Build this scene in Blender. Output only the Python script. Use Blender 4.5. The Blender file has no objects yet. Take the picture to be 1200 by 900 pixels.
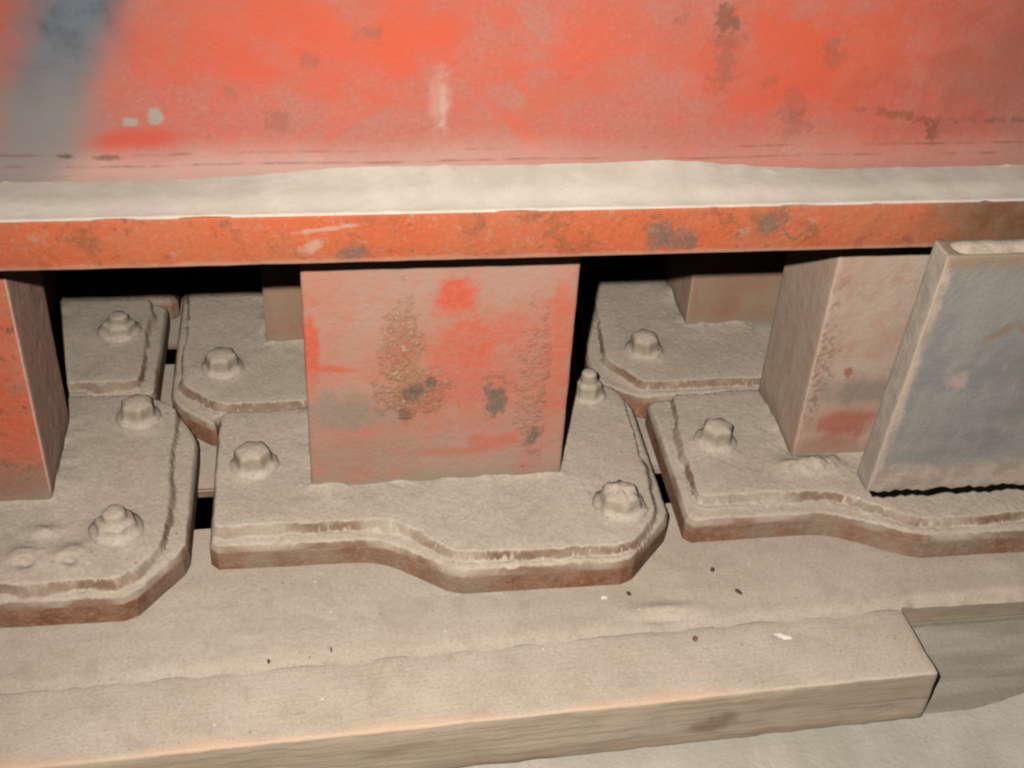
import bpy, bmesh, math, random
import numpy as np
from mathutils import Matrix, Vector
from mathutils.geometry import delaunay_2d_cdt

scene = bpy.context.scene
C = scene.collection
random.seed(7)

# ------------------------------------------------------------------ camera
cam = bpy.data.objects.new('camera', bpy.data.cameras.new('camera'))
C.objects.link(cam)
R3 = ((0.98857472, -0.14096997, 0.05336184),      # image right
      (-0.04060995, -0.59002045, -0.80636635),    # image down
      (0.14515801, 0.79498637, -0.58900409))      # view direction
cam.matrix_world = Matrix(((R3[0][0], -R3[1][0], -R3[2][0], 0.0),
                           (R3[0][1], -R3[1][1], -R3[2][1], 0.0),
                           (R3[0][2], -R3[1][2], -R3[2][2], 0.60),
                           (0, 0, 0, 1)))
cam.data.sensor_width = 36.0
cam.data.lens = 44.4
cam.data.clip_start = 0.01
cam.data.clip_end = 50
scene.camera = cam

# ------------------------------------------------------------------ world + flash
world = bpy.data.worlds.new('World')
scene.world = world
world.use_nodes = True
bg = world.node_tree.nodes['Background']
bg.inputs[0].default_value = (1.0, 0.93, 0.84, 1)
bg.inputs[1].default_value = 0.045

fl = bpy.data.lights.new('flash', 'SPOT')        # the camera's own flash, 6 cm above the lens
fl.energy = 53.5
fl.color = (1.0, 0.955, 0.90)
fl.shadow_soft_size = 0.006
fl.spot_size = math.radians(92)
fl.spot_blend = 1.0
flash = bpy.data.objects.new('flash', fl)
C.objects.link(flash)
flash.location = (-0.055, 0.0, 0.658)
flash.rotation_euler = (Vector((0.20, 0.60, 0.04)) - Vector(flash.location)).to_track_quat('-Z', 'Y').to_euler()

scene.view_settings.view_transform = 'Standard'
scene.view_settings.look = 'None'
scene.view_settings.exposure = 0.0
scene.view_settings.gamma = 1.0
scene.cycles.filter_width = 2.2
scene.cycles.max_bounces = 2
scene.cycles.diffuse_bounces = 0
scene.cycles.glossy_bounces = 1

# ------------------------------------------------------------------ node helpers
class NT:
    def __init__(s, name):
        s.mat = bpy.data.materials.new(name)
        s.mat.use_nodes = True
        s.t = s.mat.node_tree
        s.b = s.t.nodes['Principled BSDF']
        s.b.inputs['Roughness'].default_value = 0.9
        s.b.inputs['Specular IOR Level'].default_value = 0.25
        s.tc = s.t.nodes.new('ShaderNodeTexCoord')
        s.co = s.tc.outputs['Object']
        s._sep = None
    def link(s, a, b): s.t.links.new(a, b)
    def put(s, sock, v):
        if isinstance(v, (int, float)): sock.default_value = v
        elif isinstance(v, (tuple, list)):
            sock.default_value = v if len(sock.default_value) == len(v) else tuple(v) + (1,)
        else: s.link(v, sock)
    def math(s, op, a, b=0.0, c=None):
        n = s.t.nodes.new('ShaderNodeMath'); n.operation = op
        s.put(n.inputs[0], a); s.put(n.inputs[1], b)
        if c is not None: s.put(n.inputs[2], c)
        return n.outputs[0]
    def mul(s, a, b): return s.math('MULTIPLY', a, b)
    def add(s, a, b): return s.math('ADD', a, b)
    def mx(s, a, b): return s.math('MAXIMUM', a, b)
    def inv(s, a): return s.math('SUBTRACT', 1.0, a)
    def scaled(s, sc):
        n = s.t.nodes.new('ShaderNodeMapping')
        s.link(s.co, n.inputs[0]); n.inputs['Scale'].default_value = sc
        return n.outputs[0]
    def noise(s, scale, detail=4, rough=0.55, dist=0.0, co=None, off=None):
        n = s.t.nodes.new('ShaderNodeTexNoise')
        co = co or s.co
        if off is not None:
            m = s.t.nodes.new('ShaderNodeVectorMath'); m.operation = 'ADD'
            s.link(co, m.inputs[0]); m.inputs[1].default_value = off; co = m.outputs[0]
        s.link(co, n.inputs['Vector'])
        n.inputs['Scale'].default_value = scale
        n.inputs['Detail'].default_value = detail
        n.inputs['Roughness'].default_value = rough
        n.inputs['Distortion'].default_value = dist
        return n.outputs[0]
    def ramp(s, f, lo, hi, a=0.0, b=1.0):
        n = s.t.nodes.new('ShaderNodeMapRange'); n.interpolation_type = 'SMOOTHSTEP'
        s.put(n.inputs['Value'], f)
        n.inputs['From Min'].default_value = lo; n.inputs['From Max'].default_value = hi
        n.inputs['To Min'].default_value = a; n.inputs['To Max'].default_value = b
        return n.outputs[0]
    def mix(s, f, a, b):
        n = s.t.nodes.new('ShaderNodeMix'); n.data_type = 'RGBA'
        s.put(n.inputs[0], f); s.put(n.inputs[6], a); s.put(n.inputs[7], b)
        return n.outputs[2]
    def xyz(s):
        if s._sep is None:
            n = s.t.nodes.new('ShaderNodeSeparateXYZ'); s.link(s.co, n.inputs[0]); s._sep = n.outputs
        return s._sep
    def normal(s):
        g = s.t.nodes.new('ShaderNodeNewGeometry')
        n = s.t.nodes.new('ShaderNodeSeparateXYZ'); s.link(g.outputs['Normal'], n.inputs[0])
        return n.outputs
    def blob(s, cx, cz, rx, rz, warp=0.5, nz=None, soft=0.5, ang=0.0):
        """a stain with its own ragged outline on a face lying in x/z"""
        x, y, z = s.xyz()
        dx = s.math('SUBTRACT', x, cx); dz = s.math('SUBTRACT', z, cz)
        if ang:
            c, n = math.cos(ang), math.sin(ang)
            ex = s.add(s.mul(dx, c), s.mul(dz, n)); ez = s.add(s.mul(dx, -n), s.mul(dz, c))
            dx, dz = ex, ez
        dx = s.mul(dx, 1 / rx); dz = s.mul(dz, 1 / rz)
        d = s.math('SQRT', s.add(s.mul(dx, dx), s.mul(dz, dz)))
        if nz is not None: d = s.add(d, s.mul(s.math('SUBTRACT', nz, 0.5), warp * 7))
        return s.ramp(d, 1 - soft, 1 + soft, 1.0, 0.0)
    def bump(s, h, dist, strength=1.0, prev=None):
        n = s.t.nodes.new('ShaderNodeBump')
        s.put(n.inputs['Height'], h); n.inputs['Distance'].default_value = dist
        n.inputs['Strength'].default_value = strength
        if prev is not None: s.link(prev, n.inputs['Normal'])
        return n.outputs[0]
    def done(s, col, nrm=None, rough=None):
        s.put(s.b.inputs['Base Color'], col)
        if nrm is not None: s.link(nrm, s.b.inputs['Normal'])
        if rough is not None: s.put(s.b.inputs['Roughness'], rough)
        return s.mat

DUST = (0.465, 0.387, 0.304)
DUST2 = (0.425, 0.346, 0.267)
DUST3 = (0.51, 0.421, 0.341)
RUST = (0.20, 0.085, 0.045)
RUST2 = (0.29, 0.15, 0.085)

def dust_color(n):
    big = n.noise(14, 4, 0.6)
    mid = n.noise(90, 4, 0.65)
    fine = n.noise(420, 4, 0.8)
    c = n.mix(n.ramp(big, 0.35, 0.68), DUST2, DUST3)
    c = n.mix(n.ramp(mid, 0.38, 0.66), n.mix(0.6, c, DUST), c)
    c = n.mix(n.mul(n.ramp(fine, 0.50, 0.68), 0.55), c, (0.29, 0.235, 0.175))
    c = n.mix(n.mul(n.ramp(fine, 0.50, 0.36), 0.35), c, (0.58, 0.51, 0.42))
    c = n.mix(n.mul(n.ramp(n.noise(36, 5, 0.7, 0.6, off=(9, 4, 2)), 0.50, 0.70), 0.45), c, (0.335, 0.265, 0.19))
    v = n.t.nodes.new('ShaderNodeTexVoronoi'); n.link(n.co, v.inputs['Vector']); v.inputs['Scale'].default_value = 170
    sel = n.t.nodes.new('ShaderNodeSeparateColor'); n.link(v.outputs['Color'], sel.inputs[0])
    dot = n.ramp(v.outputs['Distance'], 0.10, 0.20, 1.0, 0.0)
    c = n.mix(n.mul(n.mul(dot, n.ramp(sel.outputs[0], 0.965, 0.97)), 0.6), c, (0.16, 0.12, 0.085))
    c = n.mix(n.mul(n.mul(dot, n.ramp(sel.outputs[1], 0.975, 0.98)), 0.7), c, (0.72, 0.66, 0.56))
    c = n.mix(n.mul(n.ramp(n.noise(480, 2, 0.5, off=(3, 1, 7)), 0.64, 0.74), 0.5), c, (0.56, 0.50, 0.42))
    return c
def dust_bump(n, k=1.0):
    b = n.bump(n.noise(600, 4, 0.8), 0.00034 * k)
    return n.bump(n.noise(140, 4, 0.6), 0.0002 * k, prev=b)

def mat_dust():
    n = NT('dust_on_steel')
    c = dust_color(n)
    nz = n.normal()[2]
    w = n.add(nz, n.mul(n.math('SUBTRACT', n.noise(110, 4, 0.6), 0.5), 0.55))
    steep = n.ramp(w, 0.62, 0.93, 1.0, 0.0)
    rust = n.mix(n.ramp(n.noise(60, 5, 0.65), 0.35, 0.65), (0.15, 0.075, 0.042), (0.21, 0.12, 0.075))
    x, y, z = n.xyz()
    cake = n.mx(n.ramp(n.noise(28, 4, 0.65, off=(5, 2, 1)), 0.46, 0.62), n.ramp(y, 0.0, 0.05))
    rust = n.mix(n.mul(cake, 0.75), rust, (0.26, 0.205, 0.14))
    steep = n.mul(steep, n.ramp(n.noise(20, 3, 0.6, off=(8, 3, 5)), 0.38, 0.60, 0.40, 0.92))
    return n.done(n.mix(steep, c, rust), dust_bump(n))
def mat_rust_side():
    n = NT('rusty_steel_edge')
    rust = n.mix(n.ramp(n.noise(55, 6, 0.7), 0.35, 0.65), RUST, RUST2)
    rust = n.mix(n.ramp(n.noise(230, 4, 0.7), 0.50, 0.72), rust, (0.36, 0.21, 0.13))
    rust = n.mix(n.mul(n.ramp(n.noise(17, 3, 0.6, off=(4, 2, 9)), 0.38, 0.66), 0.65), rust, (0.31, 0.24, 0.175))
    nz = n.normal()[2]
    w = n.add(nz, n.mul(n.math('SUBTRACT', n.noise(160, 4, 0.6), 0.5), 0.5))
    c = n.mix(n.ramp(w, 0.15, 0.7), rust, dust_color(n))
    return n.done(c, n.bump(n.noise(190, 5, 0.7), 0.0013))
def mat_bolt():
    n = NT('dusty_bolt')
    nz = n.normal()[2]
    c = n.mix(n.ramp(n.noise(170, 4, 0.6), 0.35, 0.66), (0.29, 0.235, 0.165), (0.35, 0.285, 0.21))
    c = n.mix(n.ramp(n.add(nz, n.mul(n.math('SUBTRACT', n.noise(150, 3), 0.5), 0.5)), 0.25, 0.8), c, dust_color(n))
    return n.done(c, dust_bump(n, 1.3))
def mat_sill():
    n = NT('dusty_timber_sill')
    c = dust_color(n)
    gr = n.noise(30, 4, 0.6, co=n.scaled((0.16, 2.2, 1)))
    c = n.mix(n.mul(n.ramp(gr, 0.42, 0.7), 0.35), c, (0.33, 0.275, 0.21))
    nz = n.normal()[2]
    steep = n.ramp(n.add(nz, n.mul(n.math('SUBTRACT', n.noise(80, 4, 0.6), 0.5), 0.4)), 0.6, 0.97, 1.0, 0.0)
    c = n.mix(n.mul(steep, 0.8), c, n.mix(n.ramp(n.noise(60, 5, 0.65, co=n.scaled((0.3, 1, 2))), 0.38, 0.64), (0.33, 0.255, 0.185), (0.22, 0.165, 0.115)))
    return n.done(c, dust_bump(n, 0.9))
def mat_timber():
    n = NT('dusty_pine_timber')
    gr = n.noise(26, 6, 0.6, 0.6, co=n.scaled((0.22, 3.0, 3.0)))
    gr2 = n.noise(120, 4, 0.6, 0.3, co=n.scaled((0.10, 3.0, 3.0)))
    w = n.mix(n.ramp(gr, 0.36, 0.66), (0.46, 0.365, 0.27), (0.37, 0.285, 0.20))
    w = n.mix(n.mul(n.ramp(gr2, 0.46, 0.62), 0.5), w, (0.22, 0.165, 0.11))
    w = n.mix(n.mul(n.ramp(n.noise(40, 4, 0.6), 0.45, 0.7), 0.5), w, (0.34, 0.28, 0.20))
    kn = n.blob(-0.150, -0.028, 0.016, 0.007, 0.3, n.noise(60, 3), 0.5, 0.25)
    w = n.mix(n.mul(kn, 0.6), w, (0.15, 0.085, 0.05))
    # bare wood rubbed clean along the front top arris
    x, y, z = n.xyz()
    d = n.add(y, n.mul(n.math('SUBTRACT', n.noise(9, 4, 0.6), 0.5), 0.045))
    bare = n.mul(n.ramp(d, -0.004, 0.014, 1.0, 0.0), n.ramp(x, -0.09, -0.18, 0.1, 1.0))
    dc = n.mix(n.mul(bare, 0.75), dust_color(n), (0.55, 0.365, 0.235))
    nz = n.normal()[2]
    c = n.mix(n.ramp(n.add(nz, n.mul(n.math('SUBTRACT', n.noise(200, 3), 0.5), 0.3)), 0.35, 0.75), w, dc)
    b = n.bump(gr2, 0.00025)
    return n.done(c, n.bump(n.noise(700, 3, 0.7), 0.0004, prev=b))
def mat_grey_timber():
    n = NT('weathered_grey_timber')
    gr = n.noise(35, 6, 0.65, 0.5, co=n.scaled((0.25, 3, 3)))
    w = n.mix(n.ramp(gr, 0.35, 0.66), (0.31, 0.275, 0.22), (0.225, 0.195, 0.15))
    w = n.mix(n.mul(n.ramp(n.noise(22, 4, 0.6), 0.4, 0.7), 0.6), w, (0.27, 0.22, 0.165))
    w = n.mix(n.mul(n.ramp(n.noise(420, 3, 0.7), 0.5, 0.72), 0.35), w, (0.15, 0.125, 0.095))
    return n.done(w, n.bump(n.noise(300, 5, 0.7), 0.0008))
def mat_floor():
    n = NT('pale_concrete_floor')
    c = n.mix(n.ramp(n.noise(22, 5, 0.6), 0.35, 0.66), (0.40, 0.36, 0.295), (0.48, 0.435, 0.36))
    st = n.noise(30, 4, 0.6, co=n.scaled((2.2, 0.35, 1)))
    c = n.mix(n.mul(n.ramp(st, 0.42, 0.68), 0.30), c, (0.33, 0.285, 0.22))
    c = n.mix(n.mul(n.ramp(n.noise(500, 3, 0.7), 0.5, 0.75), 0.3), c, (0.24, 0.2, 0.15))
    return n.done(c, n.bump(n.noise(260, 5, 0.7), 0.0008))
def mat_black():
    n = NT('black_void_shade')  # near-black colour stands in for deep shade in the void
    return n.done(n.mix(n.noise(20), (0.004, 0.004, 0.004), (0.010, 0.009, 0.008)), None, 1.0)

RED = (0.70, 0.085, 0.035)
REDV = (0.80, 0.085, 0.025)
PINK = (0.60, 0.235, 0.16)
def mat_panel():
    n = NT('worn_red_panel_paint')
    x, y, z = n.xyz()
    wide = n.noise(5.5, 4, 0.55, 0.4)
    wv = n.noise(30, 5, 0.6)
    fine = n.noise(260, 4, 0.7)
    c = n.mix(n.ramp(wide, 0.36, 0.66), (0.394, 0.089, 0.060), (0.351, 0.123, 0.088))
    c = n.mix(n.mul(n.ramp(wv, 0.42, 0.68), 0.28), c, (0.319, 0.164, 0.125))
    gr = n.noise(360, 4, 0.8)
    c = n.mix(n.mul(n.ramp(gr, 0.50, 0.66), 0.24), c, (0.390, 0.209, 0.153))
    c = n.mix(n.mul(n.ramp(gr, 0.50, 0.36), 0.30), c, (0.343, 0.070, 0.039))
    c = n.mix(n.mul(n.ramp(n.noise(70, 5, 0.7, 1.0, off=(2, 7, 5)), 0.60, 0.72), 0.35), c, (0.258, 0.094, 0.064))
    # swirls wiped through the film of dust
    sw = n.noise(7, 3, 0.5, 2.2, off=(1.3, 0, 4.1))
    c = n.mix(n.mul(n.ramp(n.math('ABSOLUTE', n.math('SUBTRACT', sw, 0.5)), 0.0, 0.035, 1.0, 0.0), 0.55), c, (0.442, 0.090, 0.057))
    c = n.mix(n.mul(n.ramp(fine, 0.42, 0.72), 0.35), c, (0.286, 0.146, 0.114))
    def st(col, k, *a, **kw):
        nonlocal c
        c = n.mix(n.mul(n.blob(*a, **kw), k), c, col)
    # orange red areas
    st((0.426, 0.079, 0.042), 0.8, 0.262, 0.325, 0.040, 0.035, warp=0.6, nz=wv, soft=0.6)
    st((0.426, 0.089, 0.048), 0.7, -0.03, 0.35, 0.10, 0.02, warp=0.5, nz=wv, soft=0.8)
    st((0.437, 0.064, 0.042), 0.85, -0.100, 0.284, 0.022, 0.0055, warp=0.3, nz=wv, soft=0.6, ang=0.12)
    st((0.437, 0.085, 0.051), 0.7, 0.116, 0.289, 0.022, 0.004, warp=0.25, nz=wv, soft=0.7, ang=-0.75)
    st((0.415, 0.098, 0.057), 0.6, 0.155, 0.312, 0.045, 0.006, warp=0.3, nz=wv, soft=0.8, ang=0.35)
    st((0.500, 0.070, 0.026), 0.55, 0.02, 0.335, 0.075, 0.022, warp=0.5, nz=wv, soft=0.9)
    st((0.500, 0.070, 0.026), 0.55, 0.315, 0.335, 0.050, 0.030, warp=0.5, nz=wv, soft=0.9)
    st((0.500, 0.075, 0.030), 0.45, 0.155, 0.345, 0.030, 0.020, warp=0.5, nz=wv, soft=0.9)
    # darker brown tones at the far right
    st((0.164, 0.060, 0.039), 0.30, 0.46, 0.325, 0.085, 0.07, warp=0.5, nz=wv, soft=0.85)
    st((0.169, 0.091, 0.069), 0.22, 0.405, 0.318, 0.06, 0.02, warp=0.8, nz=wv, soft=0.8)
    # dusty mauve film just above the ledge
    zz = n.add(z, n.mul(n.math('SUBTRACT', n.noise(16, 4, 0.6), 0.5), 0.022))
    lo = n.mul(n.ramp(zz, 0.266, 0.288, 1.0, 0.0), n.ramp(x, 0.0, 0.22, 1.0, 0.45))
    c = n.mix(n.mul(lo, 0.75), c, (0.420, 0.275, 0.225))
    # grey primer band worn bare at the upper left
    t = n.math('SUBTRACT', x, n.add(-0.165, n.mul(n.math('SUBTRACT', z, 0.262), 0.46)))
    t = n.add(t, n.mul(n.math('SUBTRACT', wv, 0.5), 0.030))
    g = n.mul(n.ramp(n.math('ABSOLUTE', t), 0.008, 0.042, 1.0, 0.0), n.ramp(z, 0.25, 0.29, 0.75, 1.0))
    gc = n.mix(n.ramp(n.noise(45, 5, 0.7), 0.4, 0.68), (0.098, 0.130, 0.152), (0.060, 0.084, 0.103))
    gc = n.mix(n.ramp(z, 0.285, 0.36), (0.185, 0.172, 0.160), gc)
    c = n.mix(n.mul(g, 0.95), c, gc)
    # marks
    brown = (0.078, 0.034, 0.016); grey = (0.106, 0.075, 0.057); white = (0.274, 0.237, 0.191)
    sp = n.noise(130, 4, 0.7)
    st(brown, 0.45, 0.232, 0.354, 0.0055, 0.008, warp=0.9, nz=sp, soft=0.5)
    st(grey, 0.40, 0.234, 0.335, 0.007, 0.020, warp=0.9, nz=sp, soft=0.7)
    for a in ((0.262, 0.316, .0045, .0035), (0.280, 0.303, .007, .010), (0.296, 0.339, .006, .005), (0.284, 0.288, .008, .008),
              (0.205, 0.353, .004, .003), (0.30, 0.331, .006, .006)):
        st(grey, 0.26, *a, warp=0.9, nz=sp, soft=0.6)
    st(brown, 0.36, 0.350, 0.2945, 0.020, 0.0026, warp=0.9, nz=sp, soft=0.5, ang=-0.14)
    st((0.091, 0.060, 0.042), 0.5, 0.438, 0.290, 0.030, 0.0022, warp=0.9, nz=sp, soft=0.6)
    st(brown, 0.5, 0.372, 0.283, 0.006, 0.003, warp=0.9, nz=sp, soft=0.6, ang=-0.5)
    st(white, 0.95, -0.1015, 0.2950, 0.0042, 0.0028, warp=0.25, nz=sp, soft=0.3)
    st(white, 0.95, -0.0875, 0.2985, 0.0042, 0.0050, warp=0.25, nz=sp, soft=0.3)
    st((0.400, 0.290, 0.235), 0.40, 0.070, 0.307, 0.0055, 0.017, warp=0.4, nz=sp, soft=0.6)
    st((0.440, 0.350, 0.290), 0.35, 0.072, 0.302, 0.002, 0.012, warp=0.4, nz=sp, soft=0.6)
    st(brown, 0.7, -0.138, 0.2745, 0.004, 0.0016, warp=0.4, nz=sp, soft=0.5)
    st(brown, 0.6, -0.116, 0.2735, 0.007, 0.0016, warp=0.4, nz=sp, soft=0.6)
    for a in ((0.0, .33, .005, .004), (-.045, .312, .004, .003), (.03, .345, .007, .004), (-0.02, .295, .006, .005)):
        st((0.214, 0.091, 0.060), 0.5, *a, warp=0.9, nz=sp, soft=0.6)
    # old dust tide lines
    for zl, k in ((0.2755, 0.5), (0.2685, 0.45)):
        q = n.math('ABSOLUTE', n.math('SUBTRACT', n.add(z, n.mul(n.math('SUBTRACT', n.noise(8, 2), 0.5), 0.004)), zl))
        m = n.mul(n.ramp(q, 0.0004, 0.0012, 1.0, 0.0), n.ramp(n.noise(26, 4, 0.7, off=(zl * 70, 0, 0)), 0.42, 0.62))
        c = n.mix(n.mul(m, k), c, (0.164, 0.050, 0.032))
    b = n.bump(fine, 0.0003)
    return n.done(c, n.bump(n.noise(45, 4, 0.6), 0.0006, prev=b), n.ramp(fine, 0.3, 0.7, 0.62, 0.85))
def mat_flange():
    n = NT('chipped_orange_red_edge')
    x, y, z = n.xyz()
    a = n.noise(38, 6, 0.7, 0.5); b_ = n.noise(14, 4, 0.6)
    c = n.mix(n.ramp(b_, 0.38, 0.64), (0.402, 0.086, 0.031), (0.353, 0.104, 0.047))
    c = n.mix(n.mul(n.ramp(a, 0.50, 0.66), 0.75), c, (0.190, 0.072, 0.029))
    c = n.mix(n.mul(n.ramp(n.noise(75, 5, 0.7, off=(2, 2, 2)), 0.60, 0.68), 0.7), c, (0.287, 0.190, 0.132))
    c = n.mix(n.mul(n.ramp(n.noise(60, 5, 0.7, 1.0, off=(7, 1, 2)), 0.63, 0.69), 0.85), c, (0.115, 0.086, 0.064))
    sp = n.noise(110, 4, 0.7)
    for bx, bz, rx, rz in ((0.197, 0.237, .008, .010), (0.018, 0.231, .012, .004), (0.212, 0.234, .010, .007), (0.263, .243, .006, .006)):
        c = n.mix(n.mul(n.blob(bx, bz, rx, rz, 0.5, sp, 0.5), 0.75), c, (0.126, 0.086, 0.064))
    gr = n.noise(330, 4, 0.75)
    c = n.mix(n.mul(n.ramp(gr, 0.5, 0.68), 0.45), c, (0.348, 0.191, 0.122))
    c = n.mix(n.mul(n.ramp(n.noise(150, 4, 0.7, off=(3, 8, 1)), 0.60, 0.68), 0.6), c, (0.139, 0.061, 0.026))
    for bx, bz, rx, rz, an in ((0.005, 0.247, .016, .0012, 0.12), (-0.005, .236, .008, .003, 0.6)):
        c = n.mix(n.mul(n.blob(bx, bz, rx, rz, 0.5, sp, 0.6, an), 0.7), c, (0.365, 0.270, 0.200))
    br = n.ramp(n.add(x, n.mul(n.math('SUBTRACT', n.noise(20, 3), 0.5), 0.08)), 0.355, 0.405)
    c = n.mix(n.mul(br, 0.9), c, n.mix(n.ramp(a, 0.4, 0.65), (0.115, 0.057, 0.026), (0.155, 0.104, 0.064)))
    # pale scraped lower arris
    q = n.add(z, n.mul(n.math('SUBTRACT', a, 0.5), 0.006))
    c = n.mix(n.mul(n.ramp(q, 0.2255, 0.2285, 1.0, 0.0), 0.55), c, (0.356, 0.230, 0.166))
    bb = n.bump(n.noise(260, 4, 0.7), 0.0004)
    return n.done(c, n.bump(a, 0.0012, prev=bb), 0.8)
def mat_ledge_dust():
    n = NT('thick_pale_dust')
    c = n.mix(n.ramp(n.noise(35, 5, 0.6), 0.35, 0.68), (0.473, 0.410, 0.338), (0.533, 0.468, 0.391))
    c = n.mix(n.mul(n.ramp(n.noise(420, 3, 0.7), 0.45, 0.72), 0.25), c, (0.399, 0.339, 0.263))
    return n.done(c, n.bump(n.noise(700, 3, 0.75), 0.0002))
def mat_post(kind):
    n = NT('red_post_paint' if kind in 'CL' else 'dust_filmed_post_paint')
    x, y, z = n.xyz()
    w = n.noise(16, 5, 0.6, 0.4); m = n.noise(55, 5, 0.65); f = n.noise(300, 4, 0.7)
    nx, ny, nzz = n.normal()
    if kind == 'C':
        c = n.mix(n.ramp(w, 0.36, 0.64), (0.435, 0.168, 0.111), (0.402, 0.226, 0.168))
        c = n.mix(n.mul(n.ramp(m, 0.5, 0.72), 0.5), c, (0.492, 0.131, 0.074))
    elif kind == 'L':
        c = n.mix(n.ramp(w, 0.36, 0.64), (0.508, 0.094, 0.041), (0.476, 0.135, 0.070))
        c = n.mix(n.mul(n.ramp(m, 0.48, 0.66), 0.7), c, (0.344, 0.131, 0.070))
    elif kind == 'R':
        c = n.mix(n.ramp(w, 0.36, 0.64), (0.41, 0.265, 0.20), (0.45, 0.34, 0.26))
        c = n.mix(n.mul(n.ramp(m, 0.48, 0.68), 0.5), c, (0.38, 0.17, 0.115))
        c = n.mix(n.mul(n.ramp(n.noise(120, 5, 0.7, off=(3, 3, 1)), 0.5, 0.68), 0.5), c, (0.33, 0.255, 0.185))
    else:
        c = n.mix(n.ramp(w, 0.36, 0.64), (0.32, 0.165, 0.105), (0.33, 0.225, 0.15))
    def st(col, k, *a, **kw):
        nonlocal c
        c = n.mix(n.mul(n.blob(*a, **kw), k), c, col)
    dk = (0.123, 0.086, 0.061)
    sp = n.noise(95, 5, 0.7); spp = n.noise(220, 4, 0.7)
    if kind == 'C':
        st((0.574, 0.066, 0.025), 0.80, 0.100, 0.157, 0.0145, 0.0135, warp=0.35, nz=m, soft=0.35)
        st((0.558, 0.082, 0.037), 0.5, 0.135, 0.130, 0.022, 0.013, warp=0.6, nz=m, soft=0.6)
        st((0.541, 0.090, 0.045), 0.45, 0.102, 0.115, 0.016, 0.024, warp=0.6, nz=m, soft=0.6)
        st((0.541, 0.090, 0.045), 0.45, 0.115, 0.085, 0.025, 0.03, warp=0.7, nz=m, soft=0.7)
        st((0.541, 0.082, 0.033), 0.85, 0.004, 0.120, 0.0055, 0.022, warp=0.4, nz=m, soft=0.5)
        st((0.508, 0.098, 0.049), 0.8, 0.019, 0.1035, 0.016, 0.003, warp=0.3, nz=m, soft=0.5, ang=-0.15)
        st((0.508, 0.098, 0.049), 0.6, 0.133, 0.035, 0.020, 0.006, warp=0.5, nz=m, soft=0.6)
        st((0.492, 0.107, 0.057), 0.7, 0.10, 0.027, 0.028, 0.004, warp=0.5, nz=m, soft=0.6)
        st((0.508, 0.107, 0.049), 0.7, 0.172, 0.12, 0.010, 0.05, warp=0.6, nz=m, soft=0.6)
        st((0.246, 0.193, 0.143), 0.85, 0.024, 0.066, 0.030, 0.014, warp=0.5, nz=m, soft=0.6)
        st((0.271, 0.193, 0.135), 0.45, 0.035, 0.030, 0.050, 0.030, warp=0.6, nz=m, soft=0.7)
        st((0.344, 0.246, 0.180), 0.4, 0.10, 0.016, 0.07, 0.010, warp=0.5, nz=m, soft=0.8)
        # rust crust with pits
        cr = n.mx(n.blob(0.064, 0.112, 0.011, 0.038, 0.5, sp, 0.5), n.blob(0.072, 0.082, 0.020, 0.018, 0.6, sp, 0.5))
        c = n.mix(n.mul(cr, n.ramp(spp, 0.45, 0.55, 0.25, 0.9)), c, (0.271, 0.111, 0.041))
        c = n.mix(n.mul(n.mul(cr, n.ramp(spp, 0.54, 0.60)), 0.8), c, (0.451, 0.344, 0.246))
        st(dk, 0.9, 0.073, 0.082, 0.0065, 0.0075, warp=0.6, nz=sp, soft=0.4)
        st(dk, 0.8, 0.085, 0.089, 0.003, 0.005, warp=0.6, nz=sp, soft=0.4)
        st(dk, 0.6, 0.066, 0.062, 0.004, 0.006, warp=0.6, nz=sp, soft=0.5)
        st((0.139, 0.107, 0.074), 0.9, 0.129, 0.073, 0.009, 0.013, warp=0.8, nz=sp, soft=0.4)
        cr2 = n.blob(0.155, 0.080, 0.008, 0.050, 0.6, sp, 0.5)
        c = n.mix(n.mul(cr2, n.ramp(spp, 0.48, 0.58, 0.0, 0.55)), c, (0.230, 0.131, 0.074))
        c = n.mix(n.mul(n.mul(cr2, n.ramp(spp, 0.57, 0.62)), 0.5), c, (0.492, 0.328, 0.238))
        st((0.156, 0.115, 0.082), 0.8, 0.158, 0.038, 0.0045, 0.007, warp=0.4, nz=sp, soft=0.4)
    if kind == 'R':
        st((0.344, 0.086, 0.045), 0.8, 0.035, 0.035, 0.026, 0.012, warp=0.4, nz=m, soft=0.6)
        st((0.197, 0.164, 0.127), 0.75, 0.045, 0.062, 0.035, 0.012, warp=0.5, nz=m, soft=0.7)
        st((0.328, 0.107, 0.066), 0.6, 0.025, 0.012, 0.025, 0.010, warp=0.5, nz=m, soft=0.7)
        st((0.287, 0.066, 0.041), 0.8, 0.028, 0.080, 0.003, 0.005, warp=0.4, nz=sp, soft=0.4)
        cr = n.blob(0.003, 0.085, 0.010, 0.045, 0.6, sp, 0.5)
        c = n.mix(n.mul(cr, n.ramp(spp, 0.46, 0.56, 0.0, 0.7)), c, (0.180, 0.107, 0.070))
    if kind == 'L':
        c = n.mix(n.mul(n.ramp(n.noise(80, 5, 0.75, off=(1, 5, 2)), 0.55, 0.64), 0.8), c, (0.107, 0.061, 0.041))
        low = n.ramp(n.add(z, n.mul(n.math('SUBTRACT', m, 0.5), 0.05)), 0.018, 0.05, 1.0, 0.0)
        c = n.mix(n.mul(low, 0.75), c, (0.246, 0.164, 0.115))
        side = n.ramp(nx, 0.35, 0.8)  # side face coloured lighter to offset the grazing flash
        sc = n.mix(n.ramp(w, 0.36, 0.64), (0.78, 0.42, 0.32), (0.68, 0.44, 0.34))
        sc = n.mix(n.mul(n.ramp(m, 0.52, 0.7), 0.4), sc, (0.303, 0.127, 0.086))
        c = n.mix(side, c, sc)
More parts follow.
